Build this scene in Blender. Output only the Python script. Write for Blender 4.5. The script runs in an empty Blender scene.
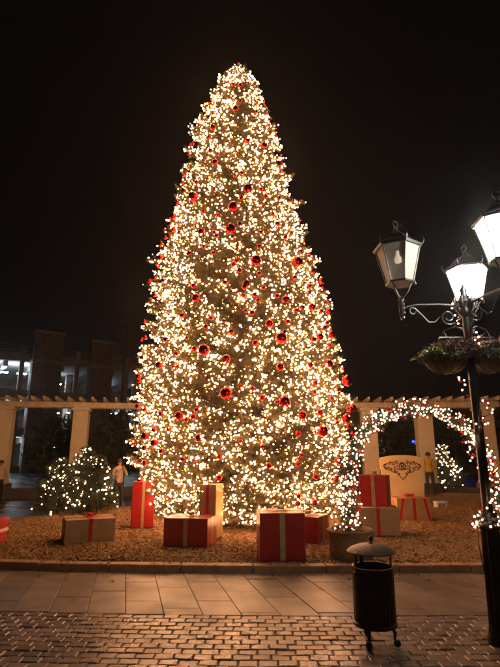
import bpy, bmesh, math, random
import numpy as np
from mathutils import Vector, Matrix, Quaternion
R = math.radians
PI = math.pi
random.seed(7)
rng = np.random.default_rng(11)
scene = bpy.context.scene
C = scene.collection

# ------------------------------------------------------------------ camera
cam_d = bpy.data.cameras.new('camera')
cam = bpy.data.objects.new('camera', cam_d)
C.objects.link(cam)
cam.location = (0, 0, 1.75)
cam.rotation_euler = (R(90 + 13.9), 0, 0)
cam_d.sensor_fit = 'VERTICAL'
cam_d.angle = 2 * math.atan(333.5 / 482)
cam_d.clip_end = 2000
scene.camera = cam

# ------------------------------------------------------------------ night sky, faint skyglow, exposure
world = bpy.data.worlds.new('World')
scene.world = world
world.use_nodes = True
wb = world.node_tree.nodes['Background']
wb.inputs[0].default_value = (0.0019, 0.0014, 0.0014, 1)
wb.inputs[1].default_value = 1.0
scene.view_settings.view_transform = 'Standard'
scene.view_settings.look = 'None'
scene.view_settings.exposure = 0.3
scene.view_settings.gamma = 1.0
scene.cycles.use_denoising = True
scene.cycles.use_light_tree = True
scene.cycles.use_adaptive_sampling = True
scene.cycles.adaptive_threshold = 0.018
scene.cycles.pixel_filter_type = 'BLACKMAN_HARRIS'
scene.cycles.filter_width = 1.85
scene.cycles.max_bounces = 4
scene.cycles.diffuse_bounces = 2
scene.cycles.glossy_bounces = 2
scene.cycles.transparent_max_bounces = 8
scene.cycles.sample_clamp_indirect = 6.0
scene.cycles.caustics_reflective = False
scene.cycles.caustics_refractive = False

BULB = 140.0        # radiance of the small warm bulbs
HAZE = 0.0009
LANTERN = 60.0    # radiance of the lit street lantern panes

# ------------------------------------------------------------------ materials
MATS = {}
def mat(name, col, rough=0.6, metal=0.0, var=0.25, scale=6.0, bump=0.0, bscale=40.0, rnd=0.0, spec=0.5, col2=None, rvar=0.0, coat=0.0, patch=0.0):
    m = bpy.data.materials.new(name); m.use_nodes = True
    nt = m.node_tree; N = nt.nodes; L = nt.links
    p = N['Principled BSDF']
    p.inputs['Roughness'].default_value = rough
    p.inputs['Metallic'].default_value = metal
    p.inputs['Specular IOR Level'].default_value = spec
    p.inputs['Coat Weight'].default_value = coat
    tc = N.new('ShaderNodeTexCoord')
    no = N.new('ShaderNodeTexNoise'); no.inputs['Scale'].default_value = scale; no.inputs['Detail'].default_value = 6
    L.new(tc.outputs['Object'], no.inputs['Vector'])
    ramp = N.new('ShaderNodeValToRGB')
    c = np.array(col[:3]); c2 = np.array(col2) if col2 is not None else c * (1 + var)
    ramp.color_ramp.elements[0].position = 0.3; ramp.color_ramp.elements[1].position = 0.7
    ramp.color_ramp.elements[0].color = (*(c * (1 - var)), 1)
    ramp.color_ramp.elements[1].color = (*np.minimum(c2, 1), 1)
    L.new(no.outputs['Fac'], ramp.inputs['Fac'])
    out = ramp.outputs['Color']
    if rnd > 0:
        oi = N.new('ShaderNodeObjectInfo')
        mr = N.new('ShaderNodeMapRange'); mr.inputs['To Min'].default_value = 1 - rnd; mr.inputs['To Max'].default_value = 1 + rnd
        L.new(oi.outputs['Random'], mr.inputs['Value'])
        hs = N.new('ShaderNodeHueSaturation')
        L.new(out, hs.inputs['Color']); L.new(mr.outputs['Result'], hs.inputs['Value'])
        out = hs.outputs['Color']
    if patch > 0:
        ge = N.new('ShaderNodeNewGeometry'); n3 = N.new('ShaderNodeTexNoise'); n3.inputs['Scale'].default_value = 1.1; n3.inputs['Detail'].default_value = 7; n3.inputs['Roughness'].default_value = .65
        L.new(ge.outputs['Position'], n3.inputs['Vector'])
        m3 = N.new('ShaderNodeMapRange'); m3.inputs['From Min'].default_value = .3; m3.inputs['From Max'].default_value = .7; m3.inputs['To Min'].default_value = 1 - patch; m3.inputs['To Max'].default_value = 1 + patch * .6
        L.new(n3.outputs['Fac'], m3.inputs['Value']); h3 = N.new('ShaderNodeHueSaturation'); L.new(out, h3.inputs['Color']); L.new(m3.outputs['Result'], h3.inputs['Value']); out = h3.outputs['Color']
    L.new(out, p.inputs['Base Color'])
    if rvar > 0:
        n2 = N.new('ShaderNodeTexNoise'); n2.inputs['Scale'].default_value = 1.6 if patch else scale * 0.7; n2.inputs['Detail'].default_value = 4
        geo = N.new('ShaderNodeNewGeometry')
        L.new(geo.outputs['Position'], n2.inputs['Vector'])
        mr2 = N.new('ShaderNodeMapRange'); mr2.inputs['From Min'].default_value = .3; mr2.inputs['From Max'].default_value = .7
        mr2.inputs['To Min'].default_value = max(rough - rvar, .05); mr2.inputs['To Max'].default_value = min(rough + rvar, 1)
        L.new(n2.outputs['Fac'], mr2.inputs['Value']); L.new(mr2.outputs['Result'], p.inputs['Roughness'])
    if bump > 0:
        nb = N.new('ShaderNodeTexNoise'); nb.inputs['Scale'].default_value = bscale; nb.inputs['Detail'].default_value = 5
        L.new(tc.outputs['Object'], nb.inputs['Vector'])
        b = N.new('ShaderNodeBump'); b.inputs['Strength'].default_value = bump; b.inputs['Distance'].default_value = 0.01
        L.new(nb.outputs['Fac'], b.inputs['Height']); L.new(b.outputs['Normal'], p.inputs['Normal'])
    MATS[name] = m
    return m

def emit(name, col, strength, base=(.8, .8, .8)):
    m = bpy.data.materials.new(name); m.use_nodes = True
    p = m.node_tree.nodes['Principled BSDF']
    p.inputs['Base Color'].default_value = (*base, 1)
    p.inputs['Emission Color'].default_value = (*col, 1)
    p.inputs['Emission Strength'].default_value = strength
    p.inputs['Roughness'].default_value = .3
    MATS[name] = m
    return m

mat('needles', (.088, .092, .027), .55, var=.45, scale=5, col2=(.19, .15, .045))
mat('needles_dark', (.045, .07, .025), .6, var=.4, scale=6)
mat('leaf_dark', (.03, .05, .02), .6, var=.4, scale=3)
mat('bark', (.09, .06, .035), .9, var=.4, scale=12, bump=.6)
mat('wire', (.02, .035, .015), .5)
mat('bauble_red', (.68, .016, .012), .22, metal=1.0, var=.08, rnd=.3, scale=3)
mat('bauble_small', (.68, .016, .012), .22, metal=1.0, var=.1, rnd=.3, scale=3)
mat('berry', (.55, .015, .012), .25, var=.3, scale=30)
mat('gold', (.75, .5, .17), .3, metal=1.0, var=.1)
mat('brick', (.19, .12, .083), .32, var=.3, scale=9, bump=.6, bscale=45, rnd=.4, rvar=.16, spec=.55, patch=.45)
mat('slab', (.2, .145, .112), .42, var=.25, scale=3, bump=.35, bscale=60, rnd=.2, rvar=.14, patch=.35)
mat('joint_sand', (.05, .036, .025), .9, var=.3, scale=30)
mat('kerb_stone', (.38, .2, .095), .6, var=.25, scale=7, bump=.4, bscale=50, rnd=.12)
mat('mulch', (.22, .12, .048), .9, var=.5, scale=40, bump=.9, bscale=60)
mat('chips', (.34, .19, .07), .8, var=.55, scale=22, col2=(.64, .4, .15))
mat('asphalt', (.05, .05, .052), .3, var=.3, scale=2, bump=.3, bscale=60, rvar=.2)
mat('gift_red', (.31, .011, .012), .33, var=.12, scale=4, bump=.4, bscale=7)
mat('gift_kraft', (.4, .24, .1), .6, var=.12, scale=5, bump=.4, bscale=7)
mat('ribbon_gold', (.42, .31, .13), .35, metal=.3, var=.15, scale=9)
mat('gift_gold', (.5, .35, .13), .4, metal=.25, var=.12, scale=5, bump=.3, bscale=8)
mat('ribbon_red', (.5, .014, .018), .35, var=.15, scale=9)
mat('ribbon_white', (.6, .5, .45), .4, var=.1)
mat('burlap', (.3, .19, .09), .85, var=.25, scale=14, bump=.6, bscale=70)
mat('soil', (.05, .035, .02), .95, var=.4, scale=20)
mat('iron', (.018, .017, .016), .35, metal=.2, var=.4, scale=20, bump=.25, bscale=90, spec=.6)
mat('iron_lid', (.045, .036, .03), .45, metal=.6, var=.4, scale=25, bump=.8, bscale=55)
mat('stucco', (.68, .58, .42), .85, var=.1, scale=3, bump=.3, bscale=60)
mat('plinth', (.09, .075, .06), .8, var=.25, scale=5, bump=.3)
mat('timber', (.6, .51, .36), .7, var=.2, scale=6)
mat('concrete', (.3, .26, .22), .8, var=.22, scale=.6, bump=.3, bscale=20)
mat('garage_ceiling', (.3, .3, .3), .8, var=.1, scale=.5)
mat('garage_brick', (.2, .15, .12), .85, var=.3, scale=2.5, bump=.4)
mat('pole_wood', (.07, .05, .035), .9, var=.3)
mat('cream', (.66, .48, .22), .55, var=.08, scale=3)
mat('scroll_red', (.1, .018, .01), .5, var=.2)
mat('white_paint', (.7, .66, .58), .5, var=.06)
mat('coir', (.13, .08, .04), .9, var=.4, scale=25, bump=.8)
mat('heather', (.15, .075, .06), .7, var=.4, scale=20)
mat('lime_leaf', (.2, .22, .045), .6, var=.4, scale=20)
mat('pale_leaf', (.22, .2, .15), .6, var=.4, scale=20)
mat('skin', (.5, .3, .2), .6, var=.05)
mat('hair', (.025, .016, .012), .6, var=.2)
mat('denim', (.035, .045, .07), .8, var=.2)
mat('black_cloth', (.015, .015, .016), .8, var=.2)
mat('peach_cloth', (.42, .32, .25), .8, var=.1)
mat('yellow_cloth', (.55, .36, .02), .75, var=.1)
mat('cream_cloth', (.45, .37, .28), .8, var=.1)
mat('shoe', (.02, .018, .016), .6)
mat('phone', (.01, .01, .01), .2)
emit('bulb_warm', (1.0, .465, .205), BULB)
emit('bulb_arch', (1.0, .55, .33), 22.0)
emit('bulb_fringe_amber', (1.0, .44, .16), 16.0)  # warm white bulb coloured amber to stand in for its orange fringe
emit('bulb_part_hidden', (1.0, .4, .14), 3.0)  # same bulb dimmed by its emission, as if half covered by foliage
emit('bulb_white', (1.0, .6, .33), 30.0)
emit('lantern_lit', (1.0, .93, .82), LANTERN)
emit('unlit_bulb_glow', (1.0, .8, .55), 1.1)  # faint emission painted on so the unlit bulb looks bright
emit('tube_light', (.8, .92, 1.0), 170)
emit('far_lamp', (.85, .93, 1.0), 10)
emit('blue_sign', (.03, .12, 1.0), 3.0)
emit('dull_sign', (.7, .75, .7), .06)

def glass_mat():
    m = bpy.data.materials.new('dusty_glass'); m.use_nodes = True
    nt = m.node_tree; N = nt.nodes; L = nt.links
    p = N['Principled BSDF']; p.inputs['Base Color'].default_value = (.55, .5, .43, 1); p.inputs['Roughness'].default_value = .35
    t = N.new('ShaderNodeBsdfTransparent'); mx = N.new('ShaderNodeMixShader')
    no = N.new('ShaderNodeTexNoise'); no.inputs['Scale'].default_value = 9; no.inputs['Detail'].default_value = 5
    mr = N.new('ShaderNodeMapRange'); mr.inputs['To Min'].default_value = .3; mr.inputs['To Max'].default_value = .6
    L.new(no.outputs['Fac'], mr.inputs['Value']); L.new(mr.outputs['Result'], mx.inputs['Fac'])
    L.new(t.outputs[0], mx.inputs[1]); L.new(p.outputs[0], mx.inputs[2])
    L.new(mx.outputs[0], N['Material Output'].inputs['Surface'])
    MATS['dusty_glass'] = m
glass_mat()
M = MATS

# ------------------------------------------------------------------ mesh helpers
class MB:
    def __init__(self): self.v = []; self.f = []
    def add(self, vs, fs):
        o = len(self.v); self.v += [tuple(x) for x in vs]; self.f += [tuple(i + o for i in q) for q in fs]; return self
    def box(self, c, s, rz=0, taper=1.0):
        x, y, z = s[0] / 2, s[1] / 2, s[2] / 2; ca, sa = math.cos(rz), math.sin(rz); vs = []
        for dz in (-1, 1):
            k = taper if dz > 0 else 1
            for dx, dy in ((-1, -1), (1, -1), (1, 1), (-1, 1)):
                px, py = dx * x * k, dy * y * k
                vs.append((c[0] + px * ca - py * sa, c[1] + px * sa + py * ca, c[2] + dz * z))
        return self.add(vs, [(3, 2, 1, 0), (4, 5, 6, 7), (0, 1, 5, 4), (1, 2, 6, 5), (2, 3, 7, 6), (3, 0, 4, 7)])
    def tube(self, pts, rad, n=8, cap=True):
        pts = [Vector(p) for p in pts]; k = len(pts)
        if not hasattr(rad, '__len__'): rad = [rad] * k
        vs = []; T0 = (pts[1] - pts[0]).normalized()
        u = T0.orthogonal().normalized()
        for i, p in enumerate(pts):
            T = (pts[min(i + 1, k - 1)] - pts[max(i - 1, 0)]).normalized()
            u = (u - T * u.dot(T)); u = u.normalized() if u.length > 1e-6 else T.orthogonal().normalized()
            w = T.cross(u)
            for j in range(n):
                a = 2 * PI * j / n
                vs.append(p + (u * math.cos(a) + w * math.sin(a)) * rad[i])
        fs = [(i * n + j, i * n + (j + 1) % n, (i + 1) * n + (j + 1) % n, (i + 1) * n + j) for i in range(k - 1) for j in range(n)]
        if cap: fs += [tuple(range(n - 1, -1, -1)), tuple((k - 1) * n + j for j in range(n))]
        return self.add(vs, fs)
    def lathe(self, prof, n=24, c=(0, 0, 0), flute=0.0, nf=0):
        vs = []; k = len(prof)
        for r, z in prof:
            for j in range(n):
                a = 2 * PI * j / n; rr = r * (1 - flute * (0.5 + 0.5 * math.cos(a * nf))) if flute else r
                vs.append((c[0] + rr * math.cos(a), c[1] + rr * math.sin(a), c[2] + z))
        fs = [(i * n + j, i * n + (j + 1) % n, (i + 1) * n + (j + 1) % n, (i + 1) * n + j) for i in range(k - 1) for j in range(n)]
        fs += [tuple(range(n - 1, -1, -1)), tuple((k - 1) * n + j for j in range(n))]
        return self.add(vs, fs)
    def sphere(self, c, r, n=10, m=6, sq=1.0):
        return self.lathe([(max(r * math.sin(PI * i / m), r * .02), -r * sq * math.cos(PI * i / m)) for i in range(m + 1)], n, c)
    def prism(self, poly, y0, y1, xf=None):
        n = len(poly); vs = [(p[0], y0, p[1]) for p in poly] + [(p[0], y1, p[1]) for p in poly]
        return self.add(vs, [tuple(range(n)), tuple(range(2 * n - 1, n - 1, -1))] + [(i, i + n, (i + 1) % n + n, (i + 1) % n) for i in range(n)])
    def slab(self, poly, z0, z1):
        n = len(poly); vs = [(p[0], p[1], z0) for p in poly] + [(p[0], p[1], z1) for p in poly]
        return self.add(vs, [tuple(range(n - 1, -1, -1)), tuple(range(n, 2 * n))] + [(i, (i + 1) % n, (i + 1) % n + n, i + n) for i in range(n)])
    def mesh(self, name):
        me = bpy.data.meshes.new(name); me.from_pydata(self.v, [], self.f); me.update(); return me
    def build(self, name, m, parent=None, smooth=False, loc=None, bevel=0):
        return obj(name, self.mesh(name), m, parent, smooth, loc, bevel)

def obj(name, me, m=None, parent=None, smooth=False, loc=None, bevel=0):
    o = bpy.data.objects.new(name, me); C.objects.link(o)
    if m is not None:
        if not me.materials: me.materials.append(M[m] if isinstance(m, str) else m)
    if smooth:
        me.polygons.foreach_set('use_smooth', np.ones(len(me.polygons), bool))
        try: me.set_sharp_from_angle(angle=R(50))
        except Exception: pass
    if parent: o.parent = parent
    if loc: o.location = loc
    if bevel:
        b = o.modifiers.new('bevel', 'BEVEL'); b.width = bevel; b.segments = 2; b.limit_method = 'ANGLE'
    return o

def tag(o, label=None, cat=None, group=None, kind=None):
    if label: o['label'] = label
    if cat: o['category'] = cat
    if group: o['group'] = group
    if kind: o['kind'] = kind
    return o
def thing(name, label, cat, loc=(0, 0, 0), rz=0, group=None):
    o = bpy.data.objects.new(name, None); C.objects.link(o); o.location = loc; o.rotation_euler = (0, 0, rz)
    o.empty_display_size = .1
    return tag(o, label, cat, group)
def npmesh(name, V, F):
    """V (n,3), F (m,k) all faces with k corners"""
    me = bpy.data.meshes.new(name); k = F.shape[1]
    me.vertices.add(len(V)); me.vertices.foreach_set('co', np.ascontiguousarray(V, np.float32).ravel())
    me.loops.add(F.size); me.loops.foreach_set('vertex_index', np.ascontiguousarray(F, np.int32).ravel())
    me.polygons.add(len(F)); me.polygons.foreach_set('loop_start', np.arange(0, F.size, k, dtype=np.int32))
    me.update(calc_edges=True); return me
def norm(a): return a / np.maximum(np.linalg.norm(a, axis=1, keepdims=True), 1e-9)
def needles(P0, P1, n, length, width, spread=.9, r=rng):
    """n needle triangles round each twig P0->P1"""
    k = len(P0); t = r.random((k, n, 1)); d = norm(P1 - P0)
    base = (P0[:, None] + (P1 - P0)[:, None] * t).reshape(-1, 3)
    D = np.repeat(d, n, 0); rnd = norm(r.normal(size=(k * n, 3)))
    perp = norm(rnd - D * np.sum(rnd * D, 1, keepdims=True))
    dirn = norm(D * (.35 + .5 * r.random((k * n, 1))) + perp * spread)
    side = norm(np.cross(dirn, norm(r.normal(size=(k * n, 3)))))
    L = length * (.6 + .7 * r.random((k * n, 1)))
    V = np.stack([base - side * width / 2, base + side * width / 2, base + dirn * L], 1).reshape(-1, 3)
    return V, np.arange(len(V)).reshape(-1, 3)
ICO_V = ICO_F = None
def _ico():
    global ICO_V, ICO_F
    bm = bmesh.new(); bmesh.ops.create_icosphere(bm, subdivisions=1, radius=1)
    ICO_V = np.array([v.co[:] for v in bm.verts]); ICO_F = np.array([[v.index for v in f.verts] for f in bm.faces]); bm.free()
_ico()
def balls(P, rad):
    n = len(P); rad = np.broadcast_to(np.asarray(rad, float), (n,))
    V = (ICO_V[None] * rad[:, None, None] + P[:, None]).reshape(-1, 3)
    F = (ICO_F[None] + (np.arange(n) * len(ICO_V))[:, None, None]).reshape(-1, 3)
    return V, F
def tritubes(A, B, w):
    d = norm(B - A); u = norm(np.cross(d, np.array([[.31, .2, .93]]) + d * .01)); v = np.cross(d, u); n = len(A); vs = []
    for e in (A, B):
        for k in range(3):
            a = 2 * PI * k / 3; vs.append(e + (u * math.cos(a) + v * math.sin(a)) * w)
    V = np.stack(vs, 1).reshape(-1, 3); b = (np.arange(n) * 6)[:, None]
    F = np.concatenate([b + np.array([[k, (k + 1) % 3, 3 + (k + 1) % 3, 3 + k]]) for k in range(3)])
    return V, F
def wavy(P, s=1.0):
    x, y, z = P[:, 0] * s, P[:, 1] * s, P[:, 2] * s
    return (np.sin(1.9 * x + 1.3 * z + .7) + np.sin(2.7 * y - 2.1 * z + 2) + np.sin(3.1 * z + 1.7 * x - y) + np.sin(4.3 * x - 3.7 * y + .9 * z)) / 4

# ------------------------------------------------------------------ ground
KX = 1.0; KR = 45.0
def arc_y(x, y0): return y0 + (KR - math.sqrt(KR * KR - (x - KX) ** 2))
# one big sheet to the horizon
MB().slab([(-400, -60), (400, -60), (400, 700), (-400, 700)], -.5, -.1).build('ground', 'asphalt')
tag(bpy.data.objects['ground'], kind='structure')
XS = [i * .5 for i in range(-26, 27)]
# brick plaza bed under the bricks
bp = MB().slab([(x, -3) for x in (-13, 13)] + [(x, arc_y(x, 5.915)) for x in reversed(XS)], -.3, -.012).build('brick_plaza', 'joint_sand')
tag(bp, kind='structure')
pv = MB().slab([(x, arc_y(x, 5.925)) for x in XS] + [(x, arc_y(x, 7.86)) for x in reversed(XS)], -.3, -.008).build('pavement', 'joint_sand')
tag(pv, kind='structure')
BW, BH, GAP = .172, .118, .0095
def brick_shape(seed):
    r = random.Random(seed); w, h = BW / 2 - GAP / 2, BH / 2 - GAP / 2; m = MB(); j = lambda s=.003: r.uniform(-s, s)
    cs = [(-w + j(), -h + j()), (w + j(), -h + j()), (w + j(), h + j()), (-w + j(), h + j())]
    ins = .008; top = []
    lo = [(x, y, -.06) for x, y in cs]; mid = [(x, y, -.009) for x, y in cs]
    tz = [j(.0035) for _ in range(4)]
    hi = [(x - math.copysign(ins, x), y - math.copysign(ins, y), tz[i]) for i, (x, y) in enumerate(cs)]
    m.add(lo + mid + hi, [(0, 1, 5, 4), (1, 2, 6, 5), (2, 3, 7, 6), (3, 0, 4, 7), (4, 5, 9, 8), (5, 6, 10, 9), (6, 7, 11, 10), (7, 4, 8, 11), (8, 9, 10, 11)])
    return m
brick_me = []
for s in range(8):
    me = brick_shape(s).mesh('brick'); me.materials.append(M['brick']); brick_me.append((me, brick_shape(s)))
spots = []
row = 0; yy = 5.86
while yy > 3.2:
    off = (row % 2) * BW / 2 + random.uniform(-.02, .02)
    n = int(6 / BW)
    for k in range(-n, n + 1):
        x = k * BW + off
        y = arc_y(x, yy)
        spots.append((x, y, math.atan2(x - KX, KR) + R(random.uniform(-1.6, 1.6)), random.uniform(-.004, .004)))
    row += 1; yy -= BH
def seen(s): return abs(s[0]) < (s[1] * .971 - .42) * 250 / 482 + .1 and s[1] > 4.5
vis = sorted([s for s in spots if seen(s)], key=lambda s: s[1])
chosen = set(map(id, vis[:300]))
rest = MB()
for s in spots:
    me, src = random.choice(brick_me)
    if id(s) in chosen:
        o = bpy.data.objects.new('brick', me); C.objects.link(o); o.parent = bp
        o.location = (s[0], s[1], s[3]); o.rotation_euler = (R(random.uniform(-.8, .8)), R(random.uniform(-.6, .6)), s[2])
    else:
        ca, sa = math.cos(s[2]), math.sin(s[2])
        rest.add([(s[0] + a * ca - b * sa, s[1] + a * sa + b * ca, c + s[3]) for a, b, c in src.v], src.f)
tag(rest.build('brick_field', 'brick', bp), kind='stuff')
# slabs, joints slanted back to the left
SW = .42; ang = R(14); slab_n = 0
def clip_poly(poly, f):
    out = []
    for i in range(len(poly)):
        a, b = poly[i], poly[(i + 1) % len(poly)]; fa, fb = f(a), f(b)
        if fa >= 0: out.append(a)
        if fa * fb < 0:
            t = fa / (fa - fb); out.append((a[0] + (b[0] - a[0]) * t, a[1] + (b[1] - a[1]) * t))
    return out
for i in range(-16, 18):
    lens = []; t = -.6 + random.uniform(0, .75)
    t0 = -1.4
    while t0 < 4.2:
        t1 = t0 + .92
        st = t0 + (.46 if i % 2 else 0) + (.17 if i % 3 == 1 else 0)
        g = .004
        poly = []
        for a, b in ((0, 0), (1, 0), (1, 1), (0, 1)):
            u = i * SW + (SW - g if a else g); w = st + (.92 - g if b else g)
            poly.append((u / math.cos(ang) - w * math.sin(ang), 5.6 + w * math.cos(ang) + 0))
        ylo = arc_y(sum(p[0] for p in poly) / 4, 5.93); yhi = arc_y(sum(p[0] for p in poly) / 4, 7.855)
        poly = clip_poly(poly, lambda p: p[1] - ylo); poly = clip_poly(poly, lambda p: yhi - p[1]) if len(poly) > 2 else poly
        t0 = t1
        if len(poly) < 3: continue
        cx = sum(p[0] for p in poly) / len(poly); cy = sum(p[1] for p in poly) / len(poly)
        if abs(cx) > 6.2: continue
        z = random.uniform(-.0025, .0025)
        o = MB().slab([(p[0] - cx, p[1] - cy) for p in poly], -.06, 0).build('paving_slab', 'slab', pv, loc=(cx, cy, z), bevel=.004)
        slab_n += 1
# kerb of long stones
kb = MB().slab([(x, arc_y(x, 7.87)) for x in XS] + [(x, arc_y(x, 8.05)) for x in reversed(XS)], -.3, .06).build('kerb', 'joint_sand')
tag(kb, kind='structure')
for k in range(-6, 7):
    x0, x1 = k * 1.1 + .05, k * 1.1 + 1.15 - .012
    xs = [x0 + (x1 - x0) * q / 3 for q in range(4)]
    MB().slab([(x, arc_y(x, 7.862)) for x in xs] + [(x, arc_y(x, 8.06)) for x in reversed(xs)], -.2, .105 + random.uniform(-.003, .003)).build('kerb_stone', 'kerb_stone', kb, bevel=.012)
# mulch bed
bed_poly = [(x, arc_y(x, 8.06)) for x in [-12, -10, -8, -6, -4, -2, 0, 2, 4, 6, 8, 10, 12]] + [(13, 12), (13, 18), (12, 23), (9, 24.2), (6, 23), (3, 19), (0, 17), (-2.5, 16.2), (-4.5, 16.0), (-5.7, 15.2), (-6.0, 13.8), (-6.25, 12.4), (-7.2, 11), (-9, 10.2), (-12, 10)]
def inside(px, py, poly):
    c = np.zeros(len(px), bool); n = len(poly); j = n - 1
    for i in range(n):
        xi, yi = poly[i]; xj, yj = poly[j]
        if yi != yj: c ^= ((yi > py) != (yj > py)) & (px < (xj - xi) * (py - yi) / (yj - yi) + xi)
        j = i
    return c
def bed_h(x, y): return .085 + .015 * np.sin(1.7 * x + .6 * y) + .012 * np.sin(2.9 * y - 1.1 * x)
gx, gy = np.meshgrid(np.linspace(-12.5, 13.2, 150), np.linspace(8.0, 24.4, 110)); px, py = gx.ravel(), gy.ravel()
ins = inside(px, py, bed_poly)
V = np.stack([px, py, np.where(ins, bed_h(px, py), -.2)], 1)
idx = np.arange(150 * 110).reshape(110, 150)
F = np.stack([idx[:-1, :-1], idx[:-1, 1:], idx[1:, 1:], idx[1:, :-1]], -1).reshape(-1, 4)
F = F[ins[F].any(1)]
mb = obj('mulch_bed', npmesh('mulch_bed', V, F), 'mulch', smooth=True); tag(mb, kind='structure')
n = 75000
d = 8.07 + 12 * rng.random(n) ** 1.9
cx = (rng.random(n) * 2 - 1) * (d * .56 + .5); ok = inside(cx, d, bed_poly) & (d > 8.07 + (KR - np.sqrt(KR ** 2 - (cx - KX) ** 2)))
cx, d = cx[ok], d[ok]; n0 = len(cx)
sx = rng.uniform(-5, 5, 420); sd = 8.06 - np.abs(rng.normal(0, .3, 420)) + (KR - np.sqrt(KR ** 2 - (sx - KX) ** 2)); kd_ = sd - (KR - np.sqrt(KR ** 2 - (sx - KX) ** 2))
cx = np.concatenate([cx, sx]); d = np.concatenate([d, sd]); n = len(cx)
P = np.stack([cx, d, bed_h(cx, d) + rng.random(n) * .022], 1); P[n0:, 2] = np.where(kd_ > 7.86, .112, .006)
a = rng.random(n) * 2 * PI; tl = (rng.random(n) - .5) * 1.1
U = np.stack([np.cos(a) * np.cos(tl), np.sin(a) * np.cos(tl), np.sin(tl)], 1); W = norm(np.cross(U, norm(rng.normal(size=(n, 3)) * .5 + [0, 0, 1])))
ln = (.009 + .017 * rng.random(n))[:, None]; wd = (.006 + .009 * rng.random(n))[:, None]; Nn = np.cross(U, W)
V = np.stack([P - U * ln - W * wd, P - U * ln + W * wd, P + U * ln + W * wd * .6, P + U * ln - W * wd * .6, P + Nn * .007], 1).reshape(-1, 3)
b = (np.arange(n) * 5)[:, None]
F = np.concatenate([b + np.array([[q, (q + 1) % 4, 4]]) for q in range(4)])
tag(obj('bark_chips', npmesh('bark_chips', V, F), 'chips'), 'loose golden brown bark chips covering the bed round the tree', 'mulch', kind='stuff')
# edging at the back of the bed
ed = MB(); pts = [(-12, 10), (-9, 10.2), (-7.2, 11), (-6.25, 12.4), (-6.0, 13.8), (-5.7, 15.2), (-4.5, 16.0), (-2.5, 16.2), (0, 17), (3, 19), (6, 23), (9, 24.2), (12, 23)]
ed.tube([(x, y, .03) for x, y in pts], .09, 6); tag(ed.build('kerb_edging', 'plinth'), kind='structure')

# ------------------------------------------------------------------ the tall tree
TC = np.array([-.3, 13.0])
PROF = [(0.2, 2.32), (1.07, 2.64), (2.34, 2.77), (3.67, 2.68), (4.78, 2.52), (6.24, 2.32), (7.46, 1.99), (9.07, 1.6), (10.77, 1.28), (12.0, .95), (12.85, .58), (13.4, .22), (14.05, .02)]
PZ = [p[0] for p in PROF]; PRr = [p[1] for p in PROF]
def prad(z): return np.interp(z, PZ, PRr)
def lean(z): return np.interp(z, [0, 3, 6, 9, 12, 14], [.16, .13, -.04, -.16, -.12, -.04])
tree = thing('christmas_tree', 'tall lit conifer rising from the mulch bed, hung with red baubles', 'tree', (TC[0], TC[1], .08))
MB().tube([(0, 0, -.1), (0, 0, .6), (.02, 0, 5), (-.05, 0, 10), (-.09, 0, 13.4)], [.24, .2, .14, .07, .015], 10).build('trunk', 'bark', tree, smooth=True)
NB = 1700; NSK = 230
hz = np.sort(.45 + 13.2 * (1 - (1 - rng.random(NB)) ** .72)); hz = .42 + 13.1 * ((hz - hz.min()) / (hz.max() - hz.min()))
az = np.arange(NB) * 2.399963 + rng.normal(0, .25, NB)
tipr = prad(hz) * (.84 + .2 * rng.random(NB)) + np.where(rng.random(NB) < .15, .3 * rng.random(NB), 0) * np.clip((13 - hz) / 4, .2, 1)
droop = np.interp(hz, [0, 3, 8, 13.5], [.04, .12, .28, .75]) + rng.normal(0, .05, NB)
# low skirt branches that reach the mulch
hz = np.concatenate([hz, rng.uniform(.16, 1.0, NSK)]); az = np.concatenate([az, rng.uniform(-PI, PI, NSK)])
tipr = np.concatenate([tipr, prad(hz[NB:]) * rng.uniform(.82, 1.02, NSK)]); droop = np.concatenate([droop, rng.uniform(-.25, -.05, NSK)])
limbA, limbB, T0, T1 = [], [], [], []
for i in range(NB + NSK):
    dirh = np.array([math.cos(az[i]), math.sin(az[i]), 0]); Lr = tipr[i]
    pts = []
    for s in np.linspace(.12, 1, 6):
        z = hz[i] + Lr * droop[i] * (s - 1) * .9 - .25 * Lr * s * (1 - s) * .6 + (.05 * s ** 3)
        pts.append(dirh * Lr * s + [0, 0, max(z, .1)])
    pts = np.array(pts); limbA.append(pts[:-1]); limbB.append(pts[1:])
    dd = norm((pts[-1] - pts[-3])[None])[0]; lat = np.array([-dirh[1], dirh[0], 0])
    nt = int(8 + 5 * Lr)
    for q in range(nt):
        s = 1 - rng.random() ** 1.3 * min(.9, 1.15 / Lr)
        k = np.interp(s, np.linspace(.12, 1, 6), np.arange(6)); i0 = min(int(k), 4); p = pts[i0] + (pts[i0 + 1] - pts[i0]) * (k - i0)
        sg = 1 if q % 2 else -1
        tl = (.16 + .34 * (1 - s) * Lr) * rng.uniform(.6, 1.15); tl = min(tl, .5)
        tdir = dd * rng.uniform(.5, 1) + lat * sg * rng.uniform(.3, 1.1) + np.array([0, 0, rng.uniform(-.35, .4)])
        T0.append(p); T1.append(p + tdir / np.linalg.norm(tdir) * tl)
    T0.append(pts[-2]); T1.append(pts[-1] + dd * .06)
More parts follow.
